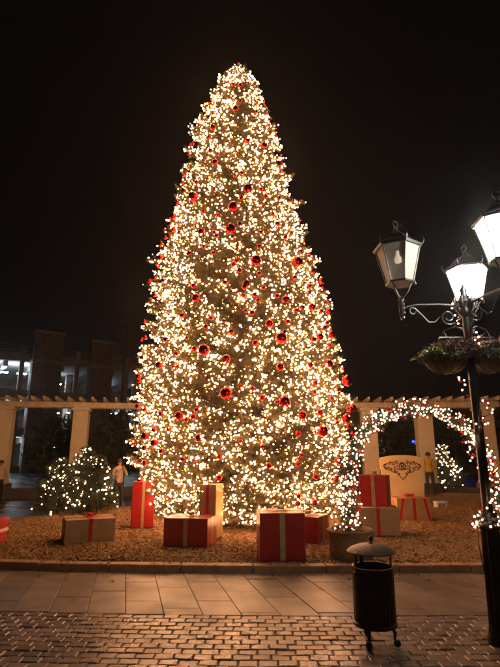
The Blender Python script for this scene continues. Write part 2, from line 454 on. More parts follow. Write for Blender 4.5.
# the leader at the very top
for q in range(60):
    z = rng.uniform(12.7, 13.75); a = rng.uniform(0, 2 * PI); p = np.array([-.09, 0, z]); T0.append(p)
    T1.append(p + np.array([math.cos(a), math.sin(a), .9]) * (prad(z) + .03) * .6)
T0 = np.array(T0); T1 = np.array(T1)
A_, B_ = np.concatenate(limbA), np.concatenate(limbB)
T0n, T1n = T0, T1
V, F = tritubes(A_, B_, .012); V2, F2 = tritubes(T0, T1, .006)
V[:, 0] += lean(V[:, 2]); V2[:, 0] += lean(V2[:, 2])
tag(obj('limbs', npmesh('limbs', np.concatenate([V, V2]), np.concatenate([F, F2 + len(V)])), 'bark', tree), kind='stuff')
V, F = needles(T0, T1, 25, .085, .017)
Vb, Fb = needles(np.concatenate([x[1:] for x in limbA]), np.concatenate([x[1:] for x in limbB]), 22, .1, .018)
V, F = np.concatenate([V, Vb]), np.concatenate([F, Fb + len(V)]); V[:, 0] += lean(V[:, 2])
tag(obj('crown', npmesh('crown', V, F), 'needles', tree), kind='stuff')
# bulbs along the twigs
def pick_bulbs(T0, T1, n, off=.03):
    k = rng.integers(0, len(T0), n); t = rng.random((n, 1)) ** .6
    P = T0[k] + (T1[k] - T0[k]) * (t * 1.05); return P + rng.normal(0, off, (n, 3)) * [1, 1, .7]
cand = pick_bulbs(T0, T1, 90000); cand[:, 2] = np.maximum(cand[:, 2], .06)
cand[:, :2] *= 1 + (.05 / np.maximum(np.hypot(cand[:, 0], cand[:, 1]), .3))[:, None]
rad = np.hypot(cand[:, 0], cand[:, 1]) / np.maximum(prad(cand[:, 2]), .15)
g = wavy(cand + 3.1, 1.5) * .35 + wavy(cand + 7, 3.9) * .4
keep = ((rad > .8) | ((rad > .6) & (rng.random(len(cand)) < .3))) & (rng.random(len(cand)) < np.clip(.52 + .7 * g, .2, 1))
BP = cand[keep]
# bulb count even over the height
NBULB = 23000
w = 1 / np.maximum(np.interp(BP[:, 2], np.linspace(0, 14, 29), np.histogram(BP[:, 2], bins=29, range=(0, 14))[0] / np.maximum(prad(np.linspace(.25, 13.75, 29)), .25)), 1)
w *= np.interp(BP[:, 2], [0, 1, 9, 14], [1.3, 1.1, 1.1, 1.3])
sel = rng.choice(len(BP), min(NBULB, len(BP)), replace=False, p=w / w.sum()); BP = BP[sel]
rr = .0092 + .0105 * rng.random(len(BP)) ** 2
sl = thing('string_lights', 'warm white light strings wound all over the tall tree', 'string lights', (TC[0], TC[1], .08))
BP[:, 0] += lean(BP[:, 2]); cls = rng.random(len(BP))
for nm_, lo, hi, k_ in (('bulb_warm', 0, .54, 1.0), ('bulb_fringe_amber', .54, .82, 1.0), ('bulb_part_hidden', .82, 1, 1.0)):
    q_ = (cls >= lo) & (cls < hi); V, F = balls(BP[q_], rr[q_] * k_)
    tag(obj('bulb_glow', npmesh('bulb_glow', V, F), nm_, sl), kind='stuff')
band = np.floor(BP[:, 2] / .22); o = np.lexsort((np.arctan2(BP[:, 1], BP[:, 0]), band)); Q = BP[o]
A_, B_ = Q[:-1], Q[1:]; okd = np.linalg.norm(A_ - B_, axis=1) < .45
V, F = tritubes(A_[okd], B_[okd], .004)
tag(obj('wire', npmesh('wire', V, F), 'wire', sl), kind='stuff')

# baubles
def bauble_mesh(r, name, n=20, m=12):
    pr = [(max(r * math.sin(PI * i / m), r * .03), -r * math.cos(PI * i / m)) for i in range(m)] + [(r * .16, r * .985), (r * .16, r * 1.16), (r * .04, r * 1.17)]
    return MB().lathe(pr, n).mesh(name)
def cap_mesh(r):
    m = MB().lathe([(r * .2, r * .95), (r * .2, r * 1.18), (r * .05, r * 1.2)], 10)
    m.tube([(r * .1 * math.cos(a), 0, r * 1.26 + r * .1 * math.sin(a)) for a in np.linspace(0, 2 * PI, 9)], r * .025, 4, False)
    return m.mesh('cap')
BIG = [(-2.17, 8.28), (-1.32, 10.03), (-2.01, 10.61), (-1.86, 9.3), (-1.58, 7.74), (-1.37, 8.35), (-0.7, 9.61), (-2.37, 11.88), (-1.56, 11.24), (-0.99, 10.04), (-1.61, 7.05), (-1.95, 7.04), (-1.37, 6.14), (-1.48, 5.52), (-1.95, 5.22), (-2.58, 8.0), (-0.89, 6.33), (-1.12, 5.2), (-0.81, 5.16), (-1.31, 4.55), (-1.22, 4.23), (-0.41, 6.15), (-0.41, 5.29), (-0.78, 4.42), (-0.74, 3.77), (-1.26, 3.56), (-0.53, 4.6), (-1.86, 3.94), (-1.68, 3.71), (-1.69, 2.97), (-2.31, 3.71), (-1.89, 2.05), (-2.33, 1.96), (-2.46, 2.12), (-2.06, 2.52), (-1.25, 2.8), (-1.11, 2.53), (-0.92, 2.21), (-0.37, 3.49), (-0.22, 2.85), (-0.58, 2.52), (-0.71, 1.57), (-0.22, 3.52)]
STAR = {0, 12, 16, 20, 27, 37, 38, 5, 29, 35, 4, 10}
ORD = 'first second third fourth fifth sixth seventh eighth ninth tenth eleventh twelfth thirteenth fourteenth fifteenth sixteenth seventeenth eighteenth nineteenth twentieth'.split()
def ordinal(i):
    if i < 20: return ORD[i]
    t, u = divmod(i + 1, 10); tens = {2: 'twenty', 3: 'thirty', 4: 'forty', 5: 'fifty'}
    return {2: 'twentieth', 3: 'thirtieth', 4: 'fortieth', 5: 'fiftieth'}[t] if u == 0 else tens[t] + '-' + ORD[u - 1]
bme = bauble_mesh(1, 'bauble'); bme.materials.append(M['bauble_red']); bme.polygons.foreach_set('use_smooth', np.ones(len(bme.polygons), bool))
cme = cap_mesh(1); cme.materials.append(M['gold'])
sme = bauble_mesh(1, 'small_bauble', 12, 8); sme.materials.append(M['bauble_small']); sme.polygons.foreach_set('use_smooth', np.ones(len(sme.polygons), bool))
for rank, k in enumerate(sorted(range(len(BIG)), key=lambda k: -BIG[k][1])):
    th, z = BIG[k]; r = (.13 if k in STAR else random.uniform(.08, .1)) * (1 if z < 9 else .85)
    rr_ = prad(z) * 1.02 + .07 + 0
    side = 'left flank' if th < -1.95 else 'right flank' if th > -.75 else 'front'
    t = thing('bauble', f'large red bauble on the {side} of the tall tree, {ordinal(rank)} from its top', 'bauble', (TC[0] + rr_ * math.cos(th) + lean(z), TC[1] + rr_ * math.sin(th), z), random.uniform(0, 6), 'large red baubles on the tall tree')
    t.rotation_euler = (random.uniform(-.2, .2), random.uniform(-.2, .2), random.uniform(0, 6))
    s = bpy.data.objects.new('ball', bme); C.objects.link(s); s.parent = t; s.scale = (r, r, r)
    c = bpy.data.objects.new('cap', cme); C.objects.link(c); c.parent = t; c.scale = (r, r, r)
for k in range(245):
    while True:
        z = random.uniform(.5, 13.5); th = random.uniform(-PI - .15, .15)
        if random.random() < prad(z) / 2.9 + .12: break
    rr_ = prad(z) * random.uniform(.97, 1.05) + .06; r = random.uniform(.044, .068)
    o = bpy.data.objects.new('small_bauble', sme); C.objects.link(o); o.scale = (r, r, r)
    o.location = (TC[0] + rr_ * math.cos(th) + lean(z), TC[1] + rr_ * math.sin(th), z); o.rotation_euler = (random.uniform(-.3, .3), random.uniform(-.3, .3), random.uniform(0, 6))
    hh = 'upper' if z > 8.5 else 'middle' if z > 4 else 'lower'; ss = 'left' if th < -2.1 else 'right' if th > -1.05 else 'front'
    tag(o, f'small red ball among the lights on the {hh} {ss} side of the tall tree', 'bauble', f'small red baubles, {hh} {ss} of the tall tree')
o = bpy.data.objects.new('small_bauble', sme); C.objects.link(o); o.scale = (.07,) * 3; o.location = (TC[0] - .08, TC[1], 13.98)
tag(o, 'single red ball at the very tip of the tall tree', 'bauble')

# ------------------------------------------------------------------ gifts
def gift(name, label, cx, cy, w, d, h, rz, body, rib, z0=.1, bow=True, ribs='xy', rw=.075, hband=False):
    t = thing(name, label, 'gift box', (cx, cy, z0), R(rz), 'wrapped gift boxes round the tree')
    lid = .0
    MB().box((0, 0, h / 2), (w, d, h)).build('box', body, t, bevel=.008)
    e = .004
    if 'x' in ribs:   # loop over front, top, back
        m = MB(); m.box((0, -d / 2 - e / 2, h / 2), (rw, e, h)); m.box((0, d / 2 + e / 2, h / 2), (rw, e, h)); m.box((0, 0, h + e / 2), (rw, d + 2 * e, e)); m.build('ribbon', rib, t)
    if 'y' in ribs:
        m = MB(); m.box((-w / 2 - e / 2, 0, h / 2), (e, rw, h)); m.box((w / 2 + e / 2, 0, h / 2), (e, rw, h)); m.box((0, 0, h + e * 1.1), (w + 2 * e, rw, e)); m.build('ribbon', rib, t)
    if hband:
        m = MB(); m.box((0, -d / 2 - e, h * .5), (w + 2 * e, e, rw)); m.box((w / 2 + e, 0, h * .5), (e, d + 3 * e, rw)); m.box((-w / 2 - e, 0, h * .5), (e, d + 3 * e, rw)); m.build('ribbon', rib, t)
    if bow:
        b = MB(); lw = rw * .45
        for a, s in ((.3, 1), (PI + .2, 1), (1.5, .75), (-1.4, .75)):
            pts = []
            for q in range(9):
                u = q / 8 * 2 * PI; rad = .13 * s * (1 - math.cos(u)) / 2; zz = .035 * math.sin(u) * s
                pts.append((rad * math.cos(a) , rad * math.sin(a), h + .03 + zz + .02))
            for q in range(8):
                p, p2 = Vector(pts[q]), Vector(pts[q + 1]); nn = Vector((-math.sin(a), math.cos(a), 0)) * lw
                b.add([p - nn, p + nn, p2 + nn, p2 - nn], [(0, 1, 2, 3)])
        b.sphere((0, 0, h + .045), .03, 8, 5)
        bo = b.build('bow', rib, t)
        so = bo.modifiers.new('thick', 'SOLIDIFY'); so.thickness = .004
    return t
gift('gift_box', 'wide brown paper gift with red ribbon beside the lit shrubs', -3.18, 10.11, .92, .7, .42, 25, 'gift_kraft', 'ribbon_red')
gift('gift_box', 'low red gift with gold ribbon before the tree skirt', -1.12, 9.74, .84, .66, .48, -11, 'gift_red', 'ribbon_gold')
gift('gift_box', 'red gift with pale horizontal ribbon cut off by the photo edge', -5.1, 9.66, .8, .7, .44, 4, 'gift_red', 'ribbon_white', ribs='', bow=False, hband=True, rw=.06)
gift('gift_box', 'tall red gift with gold ribbons half hidden by the left tree branches', -2.5, 11.85, .5, .45, 1.0, 14, 'gift_red', 'ribbon_gold', bow=False, rw=.06)
gift('gift_box', 'upright gold box with red ribbon standing behind the low red gift', -.8, 10.5, .38, .36, 1.02, -22, 'gift_gold', 'ribbon_red', bow=False, rw=.07, ribs='x')
gift('gift_box', 'largest red gift with olive gold ribbon just behind the kerb', .5, 8.57, .73, .72, .71, 3, 'gift_red', 'ribbon_gold', rw=.085)
gift('gift_box', 'turned red gift between the largest red gift and the planter', 1.12, 9.95, .64, .62, .48, -28, 'gift_red', 'ribbon_gold')
gift('gift_box', 'brown paper gift with red ribbon carrying a red box', 2.68, 10.97, .88, .78, .54, -4, 'gift_kraft', 'ribbon_red', bow=False)
gift('gift_box', 'bright red gift with gold ribbon stacked on a brown one', 2.73, 11.02, .58, .5, .63, -24, 'gift_red', 'ribbon_gold', z0=.648)
t = gift('gift_box', 'brown paper gift with three red front ribbons before the cream board', 4.12, 13.1, .86, .6, .54, 2, 'gift_kraft', 'ribbon_red')
for s in (-1, 1):
    m = MB(); m.prism([(s * .24, .538), (s * .3, .538), (s * .41, .0), (s * .35, .0)], -.304, -.3005); m.build('ribbon', 'ribbon_red', t)

# ------------------------------------------------------------------ cream board with scrolls
pn = thing('decorated_board', 'cream arched board with dark red scrollwork behind the gifts', 'board', (4.17, 13.72, .09), R(-3))
top = [(.61 * math.cos(a) * 1.0, 1.47 + .13 * math.sin(a)) for a in np.linspace(0, PI, 17)]
outline = [(-.5, 0), (.5, 0)] + [(.6 - 0.0, 1.45)] + top[1:-1] + [(-.6, 1.45)]
MB().prism(outline, -.03, .03).build('panel', 'cream', pn, bevel=.006)
for x in (-.36, .36): MB().box((x, .2, .35), (.07, .4, .07)).box((x, .36, .19), (.07, .07, .38)).build('prop', 'cream', pn)
sc = MB()
def spiral(cx, cz, r0, a0, turns, sgn, r=.0085):
    return [(cx + r0 * (1 - q * .8) * math.cos(a0 + sgn * q * turns * 2 * PI), -.034, cz + r0 * (1 - q * .8) * math.sin(a0 + sgn * q * turns * 2 * PI)) for q in np.linspace(0, 1, 18)]
def curve(pts, n=14):
    P = [np.array(p) for p in pts]; out = []
    for i in range(len(P) - 1):
        p0, p1, p2, p3 = P[max(i - 1, 0)], P[i], P[i + 1], P[min(i + 2, len(P) - 1)]
        for t_ in np.linspace(0, 1, n, endpoint=False):
            out.append(.5 * ((2 * p1) + (-p0 + p2) * t_ + (2 * p0 - 5 * p1 + 4 * p2 - p3) * t_ ** 2 + (-p0 + 3 * p1 - 3 * p2 + p3) * t_ ** 3))
    out.append(P[-1]); return [(p[0], -.034, p[1]) for p in out]
for s in (-1, 1):
    for pts in ([(0, .95), (s * .1, 1.06), (s * .16, 1.13), (s * .24, 1.14), (s * .34, 1.2), (s * .42, 1.21), (s * .5, 1.3), (s * .46, 1.36), (s * .42, 1.33)],
                [(s * .5, 1.3), (s * .4, 1.38), (s * .34, 1.35), (s * .28, 1.42), (s * .2, 1.4), (s * .15, 1.45), (s * .1, 1.42)],
                [(s * .07, 1.2), (s * .14, 1.24), (s * .2, 1.2), (s * .17, 1.15), (s * .13, 1.18)],
                [(s * .08, 1.3), (s * .16, 1.31), (s * .22, 1.27), (s * .2, 1.23)]):
        sc.tube(curve(pts), .0105, 5)
    for cx_, cz_, r0 in ((.45, 1.26, .035), (.37, 1.27, .03), (.3, 1.24, .03), (.24, 1.36, .03), (.33, 1.41, .025), (.14, 1.38, .03), (.1, 1.11, .03), (.21, 1.18, .025)):
        sc.tube(spiral(s * cx_, cz_, r0, 0, 1.3, s), .008, 5)
sc.build('scrollwork', 'scroll_red', pn, smooth=True)
em = MB(); em.tube([(.085 * math.cos(a), -.035, 1.3 + .1 * math.sin(a)) for a in np.linspace(0, 2 * PI, 25)], .012, 5, False)
em.tube(curve([(-.025, 1.235), (-.025, 1.365), (.02, 1.365), (.04, 1.335), (.015, 1.305), (-.025, 1.3)]), .012, 5); em.tube(curve([(-.01, 1.3), (.035, 1.29), (.045, 1.255), (.015, 1.235), (-.025, 1.235)]), .012, 5)
em.build('emblem', 'iron', pn, smooth=True)
st = thing('low_stand', 'small low white stand on the mulch right of the cream board', 'stand', (5.95, 15.9, .09), R(8))
MB().box((0, 0, .165), (.36, .25, .05)).build('top', 'white_paint', st, bevel=.006)
for x in (-.14, .14): MB().box((x, 0, .07), (.05, .22, .14)).build('leg', 'white_paint', st)

# ------------------------------------------------------------------ lit shrubs
def cone_tree(name, label, x, y, z, h, r, nbr, bulbs, slabel, seed, mt='needles_dark', brad=.017):
    g_ = np.random.default_rng(seed)
    t = thing(name, label, 'shrub' if h < 2 else 'tree', (x, y, z))
    MB().tube([(0, 0, -.02), (.02, 0, h * .5), (0, 0, h * .96)], [.04, .03, .008], 7).build('trunk', 'bark', t, smooth=True)
    A, B = [], []
    for i in range(nbr):
        u = g_.random() ** 1.15; zz = .08 + u * (h - .12); L = (r * (1 - u) ** .85 + .06) * g_.uniform(.7, 1.12); a = g_.uniform(0, 2 * PI)
        dr = np.array([math.cos(a), math.sin(a), g_.uniform(.1, .55) + u * .6]); p0 = np.array([0, 0, zz * .92]); p1 = p0 + dr * L
        A.append(p0 + (p1 - p0) * .15); B.append(p1)
        for q in range(4):
            s = g_.uniform(.35, .95); p = p0 + (p1 - p0) * s; dv = dr + g_.normal(0, .6, 3); A.append(p); B.append(p + dv / np.linalg.norm(dv) * L * .35)
    A, B = np.array(A), np.array(B)
    V, F = tritubes(A, B, .005); tag(obj('limbs', npmesh('limbs', V, F), 'bark', t), kind='stuff')
    V, F = needles(A, B, 26, .07, .012, r=g_); tag(obj('crown', npmesh('crown', V, F), mt, t), kind='stuff')
    k = g_.integers(0, len(A), bulbs * 3); P = A[k] + (B[k] - A[k]) * g_.uniform(.6, 1.05, (len(k), 1))
    rad = np.hypot(P[:, 0], P[:, 1]) / np.maximum(r * (1 - P[:, 2] / h), .08); o_ = np.argsort(-np.minimum(rad, 1) - .8 * g_.random(len(P)))[:bulbs]; P = P[o_]
    s = thing('string_lights', slabel, 'string lights', (x, y, z))
    V, F = balls(P, brad * (.7 + .6 * g_.random(len(P)))); tag(obj('bulb_glow', npmesh('bulb_glow', V, F), 'bulb_white', s), kind='stuff')
    o_ = np.lexsort((np.arctan2(P[:, 1], P[:, 0]), np.floor(P[:, 2] / .25))); P = P[o_]; A, B = P[:-1], P[1:]; kd = np.linalg.norm(A - B, axis=1) < .7
    V, F = tritubes(A[kd], B[kd], .004); tag(obj('wire', npmesh('wire', V, F), 'wire', s), kind='stuff')
cone_tree('lit_shrub', 'bushy lit conifer shrub nearest the wet road, left of three', -5.4, 14.3, .05, 1.66, .68, 220, 105, 'white lights on the shrub nearest the wet road', 1)
cone_tree('lit_shrub', 'slim pointed lit conifer shrub between its two bushier neighbours', -4.92, 14.9, .05, 2.0, .66, 190, 85, 'white lights on the slim pointed middle shrub', 2)
cone_tree('lit_shrub', 'bushy lit conifer shrub in front of the person photographing', -4.33, 14.4, .05, 1.72, .56, 200, 90, 'white lights on the shrub in front of the person photographing', 3)
cone_tree('lit_conifer', 'small lit conifer seen through the garland arch beyond the mulch', 8.65, 22.2, -.05, 2.35, .85, 200, 120, 'white lights on the small conifer behind the arch', 4, brad=.023)

# ------------------------------------------------------------------ garland arch and planters
def planter(label, x, y):
    t = thing('planter', label, 'planter', (x, y, .09), 0, 'burlap wrapped planters under the arch')
    rg = random.Random(int(x * 10)); m = MB(); n = 28; k = 0; vs = []
    prof = [(.30, 0), (.335, .03), (.345, .15), (.34, .3), (.35, .4), (.37, .44), (.355, .47), (.325, .465), (.31, .4)]
    wob = [rg.uniform(-.012, .012) for _ in range(n)]
    for r, z in prof:
        for j in range(n):
            a = 2 * PI * j / n; q = r + wob[j] * (1 + z * 2) + .006 * math.sin(5 * a + z * 9); vs.append((q * math.cos(a), q * math.sin(a), z + wob[(j * 3) % n] * (2 * z)))
    fs = [(i * n + j, i * n + (j + 1) % n, (i + 1) * n + (j + 1) % n, (i + 1) * n + j) for i in range(len(prof) - 1) for j in range(n)]
    m.add(vs, fs).build('pot', 'burlap', t, smooth=True)
    MB().lathe([(.315, .38), (.31, .415), (.1, .43)], 20).build('soil', 'soil', t)
AX, AY, AR, AZ = 2.84, 8.38, 1.21, 1.28
planter('round burlap wrapped planter at the left foot of the garland arch', AX - AR, AY)
planter('round burlap wrapped planter beside the lamp post, cut by the photo edge', AX + AR, AY)
ar = thing('garland_arch', 'evergreen garland arch with lights and red berries over the mulch path', 'arch', (AX, AY, 0))
path = [(-AR, 0, .45 + (AZ - .45) * q / 10) for q in range(10)] + [(-AR * math.cos(a), 0, AZ + AR * math.sin(a)) for a in np.linspace(0, PI, 31)] + [(AR, 0, AZ - (AZ - .45) * q / 10) for q in range(1, 11)]
MB().tube(path, .022, 8).build('frame', 'iron', ar, smooth=True)
PT = np.array(path); seg = np.linalg.norm(np.diff(PT, axis=0), axis=1); cum = np.concatenate([[0], np.cumsum(seg)])
def on_path(s):
    return np.stack([np.interp(s, cum, PT[:, i]) for i in range(3)], 1)
g_ = np.random.default_rng(5)
def garland_r(P): return np.where(P[:, 0] < -AR * .8, .21, .165) + .03 * np.sin(P[:, 0] * 7 + P[:, 2] * 6)
n = 1500; s = g_.random(n) * cum[-1]; s = np.where(g_.random(n) < .25, g_.random(n) * (AZ), s); P = on_path(s); dr = norm(g_.normal(size=(n, 3))); P1 = P + dr * garland_r(P)[:, None] * g_.uniform(.5, 1.15, (n, 1))
V, F = needles(P + dr * .02, P1, 26, .05, .009, r=g_); tag(obj('foliage', npmesh('foliage', V, F), 'needles_dark', ar), kind='stuff')
def around(n, lo, hi, bias=.35):
    s = g_.random(n) * cum[-1]; s = np.where(g_.random(n) < bias, g_.random(n) * AZ * 1.1, s); P = on_path(s); dr = norm(g_.normal(size=(n, 3)) * [1, 1, 1]); dr[:, 1] = np.where(g_.random(n) < .75, -np.abs(dr[:, 1]), dr[:, 1]); return P + dr * garland_r(P)[:, None] * g_.uniform(lo, hi, (n, 1))
P = around(620, .4, 1.15, .1); V, F = balls(P, .0075 + .006 * g_.random(len(P))); tag(obj('bulb_glow', npmesh('bulb_glow', V, F), 'bulb_arch', ar), kind='stuff')
P0 = around(130, .7, 1.1, .25); P = (P0[:, None] + g_.normal(0, .02, (len(P0), 4, 3))).reshape(-1, 3); V, F = balls(P, .013 + .006 * g_.random(len(P))); o = obj('berries', npmesh('berries', V, F), 'berry', ar, smooth=True); tag(o, kind='stuff')

# ------------------------------------------------------------------ litter bin
bn = thing('litter_bin', 'black iron litter bin with domed lid standing on the bricks', 'litter bin', (1.2, 5.14, 0), R(12))
body = MB()
body.lathe([(.175, .16), (.188, .165), (.192, .2), (.192, .64), (.2, .65), (.2, .675), (.185, .675), (.183, .3), (.05, .28)], 48, flute=.0).build('body', 'iron', bn, smooth=True)
for k in range(30):
    a = 2 * PI * k / 30; o = MB().box((0, 0, .42), (.008, .03, .44)).build('slat', 'iron', bn, loc=(.194 * math.cos(a), .194 * math.sin(a), 0)); o.rotation_euler = (0, 0, a)
MB().lathe([(.196, .155), (.207, .16), (.207, .185), (.196, .19)], 40).build('rim', 'iron', bn, smooth=True)
for a in (-.25, PI + .1, 1.75):
    o = MB().box((0, 0, .73), (.014, .034, .2)).build('lid_post', 'iron', bn, loc=(.18 * math.cos(a), .18 * math.sin(a), 0)); o.rotation_euler = (0, 0, a)
ld = MB().lathe([(.21, .795), (.238, .80), (.24, .808), (.2, .838), (.14, .862), (.08, .876), (.03, .88), (.028, .885)], 40).build('lid', 'iron_lid', bn, smooth=True)
MB().lathe([(.022, .88), (.013, .895), (.012, .905), (.02, .915), (.023, .928), (.018, .943), (.006, .95)], 12).build('finial', 'iron', ld, smooth=True)
for a in (R(225), R(315), R(90)):
    c_, s_ = math.cos(a), math.sin(a)
    lg = MB().tube([(c_ * .15, s_ * .15, .17), (c_ * .185, s_ * .185, .12), (c_ * .18, s_ * .18, .07), (c_ * .195, s_ * .195, .04)], [.016, .018, .013, .014], 8).build('leg', 'iron', bn, smooth=True)
    MB().sphere((c_ * .2, s_ * .2, .034), .034, 12, 8).build('ball_foot', 'iron', lg, smooth=True)
MB().tube([(-.2 + .0, -.01 + .03 * math.cos(u), .655 + .03 * math.sin(u)) for u in np.linspace(0, 2 * PI, 13)], .005, 6, False).build('handle', 'gold', bn, smooth=True)

# ------------------------------------------------------------------ street lamp
LX, LY = 2.39, 5.13
lp = thing('street_lamp', 'black cast iron street lamp with three lanterns beside the arch', 'street lamp', (LX, LY, 0))
MB().lathe([(.135, -.02), (.135, .05), (.12, .07), (.12, .1), (.108, .12), (.105, .16)], 32).build('base', 'iron', lp, smooth=True)
MB().lathe([(.104, .16), (.1, .3), (.092, .7), (.086, 1.0)], 48, flute=.16, nf=12).build('pedestal', 'iron', lp, smooth=True)
MB().lathe([(.086, 1.0), (.105, 1.02), (.11, 1.05), (.1, 1.08), (.075, 1.1), (.085, 1.13), (.06, 1.17)], 32).build('collar', 'iron', lp, smooth=True)
MB().lathe([(.052, 1.15), (.05, 1.6), (.047, 2.4), (.043, 3.2)], 24, flute=.1, nf=8).build('shaft', 'iron', lp, smooth=True)
MB().lathe([(.043, 3.2), (.065, 3.22), (.075, 3.26), (.06, 3.3), (.07, 3.34), (.085, 3.37), (.06, 3.42), (.03, 3.48), (.04, 3.52), (.01, 3.58)], 24).build('capital', 'iron', lp, smooth=True)
MB().tube([(-.3, .05, 2.98), (.3, .05, 2.98)], .014, 8).build('ladder_bar', 'iron', lp)
for k in range(8):
    a = 2 * PI * k / 8 + .2; ca, sa = math.cos(a), math.sin(a)
    MB().tube([(ca * r, sa * r, z) for r, z in ((.06, 3.24), (.1, 3.28), (.125, 3.35), (.115, 3.42), (.085, 3.43), (.075, 3.4))], [.014, .016, .013, .011, .01, .006], 6).build('capital_leaf', 'iron', lp, smooth=True)
def arm_parts(a, tag_lit):
    ca, sa = math.cos(a), math.sin(a); P = lambda r, z: (ca * r, sa * r, z)
    arm = MB().tube([P(.05, 3.33), P(.3, 3.345), (P(.55, 3.335)), P(.66, 3.31), P(.72, 3.28)], .013, 8).build('arm', 'iron', lp, smooth=True)
    sc_ = MB(); cxr, czz = .2, 3.2
    sc_.tube([P(.05, 3.04), P(.09, 3.07), P(.13, 3.1)] + [P(cxr + .09 * (1 - q * .7) * math.cos(-2.4 + q * 8.6), czz + .09 * (1 - q * .7) * math.sin(-2.4 + q * 8.6)) for q in np.linspace(0, 1, 26)], .009, 6)
    sc_.tube([P(.3, 3.2), P(.36, 3.14), P(.43, 3.14), P(.5, 3.22), P(.57, 3.29)] + [P(.6 + .035 * math.cos(2.2 - q * 6), 3.265 + .035 * math.sin(2.2 - q * 6)) for q in np.linspace(0, 1, 14)], .008, 6)
    sc_.build('scroll', 'iron', arm, smooth=True)
    tw = MB()
    for ph in (0, 2 * PI / 3, 4 * PI / 3):
        tw.tube([(ca * .72 + .022 * math.cos(ph + q * 9), sa * .72 + .022 * math.sin(ph + q * 9), 3.2 + .22 * q) for q in np.linspace(0, 1, 18)], .011, 6)
    tw.sphere((ca * .72, sa * .72, 3.18), .025, 10, 6); tw.build('twisted_stem', 'iron', arm, smooth=True)
    for k in range(3):
        b_ = a + 2 * PI * k / 3 + .5; cb, sb = math.cos(b_), math.sin(b_); o_ = (ca * .72, sa * .72)
        MB().tube([(o_[0] + cb * r, o_[1] + sb * r, z) for r, z in ((.015, 3.41), (.05, 3.44), (.085, 3.49), (.1, 3.54), (.135, 3.585), (.16, 3.575), (.165, 3.55), (.15, 3.54))], .009, 6).build('bracket', 'iron', arm, smooth=True)
    # lantern: a hexagonal tapered cage
    ln_ = bpy.data.objects.new('lantern', None); C.objects.link(ln_); ln_.parent = lp; ln_.location = (ca * .72, sa * .72, 0); ln_.rotation_euler = (0, 0, R(30) + (a if not tag_lit else a + .3))
    rb, rt, zb, zt = .145, .245, 3.59, 4.0
    ring = lambda r, z, k: (r * math.cos(PI / 3 * k), r * math.sin(PI / 3 * k), z)
    MB().lathe([(rb + .015, zb - .02), (rb + .02, zb), (rb - .02, zb + .004)], 6).build('bottom_ring', 'iron', ln_)
    MB().lathe([(rt + .02, zt - .012), (rt + .035, zt + .01), (rt - .01, zt + .02)], 6).build('top_ring', 'iron', ln_)
    for k in range(6):
        MB().tube([ring(rb, zb, k), ring(rt, zt, k)], .009, 6).build('post', 'iron', ln_)
    for k in range(6):
        q = [Vector(ring(rb - .004, zb + .004, k)), Vector(ring(rb - .004, zb + .004, k + 1)), Vector(ring(rt - .004, zt - .008, k + 1)), Vector(ring(rt - .004, zt - .008, k))]
        c_ = sum(q, Vector()) / 4; q = [c_ + (p - c_) * .97 for p in q]; nrm = (q[1] - q[0]).cross(q[3] - q[0]).normalized() * .004
        MB().add(q + [p - nrm for p in q], [(0, 1, 2, 3), (7, 6, 5, 4), (0, 4, 5, 1), (1, 5, 6, 2), (2, 6, 7, 3), (3, 7, 4, 0)]).build('pane', 'lantern_lit' if tag_lit else 'dusty_glass', ln_)
    rf = MB().lathe([(rt + .03, zt + .02), (.19, zt + .075), (.12, zt + .15), (.05, zt + .19), (.03, zt + .2)], 6).build('roof', 'iron', ln_)
    for k in range(6): MB().tube([ring(rt + .03, zt + .015, k), ring(rt + .045, zt + .05, k), ring(rt + .035, zt + .085, k)], .008, 5).build('crest_leaf', 'iron', ln_)
    cr = MB(); cr.tube([(-.12, 0, zt + .13), (-.05, 0, zt + .21), (0, 0, zt + .26), (.05, 0, zt + .21), (.12, 0, zt + .13)], .01, 6)
    cr.tube([(.04 * math.cos(u), 0, zt + .3 + .04 * math.sin(u)) for u in np.linspace(0, 2 * PI, 15)], .008, 6, False); cr.build('finial', 'iron', ln_, smooth=True)
    if not tag_lit:
        bl = MB().lathe([(.014, 3.98), (.018, 3.94), (.022, 3.915), (.037, 3.885), (.042, 3.86), (.036, 3.832), (.01, 3.82)][::-1], 14).build('bulb', 'unlit_bulb_glow', ln_, smooth=True)
        MB().tube([(0, 0, 4.0), (0, 0, 3.97)], .02, 8).build('socket', 'iron', ln_)
    return ln_
l1 = arm_parts(R(184), False); l1['label'] = 'unlit lantern with clear panes and bulb'
l2 = arm_parts(R(60), True); l2['label'] = 'glowing white lantern behind the post'
l3 = arm_parts(R(-80), True); l3['label'] = 'glowing white lantern nearest the camera'
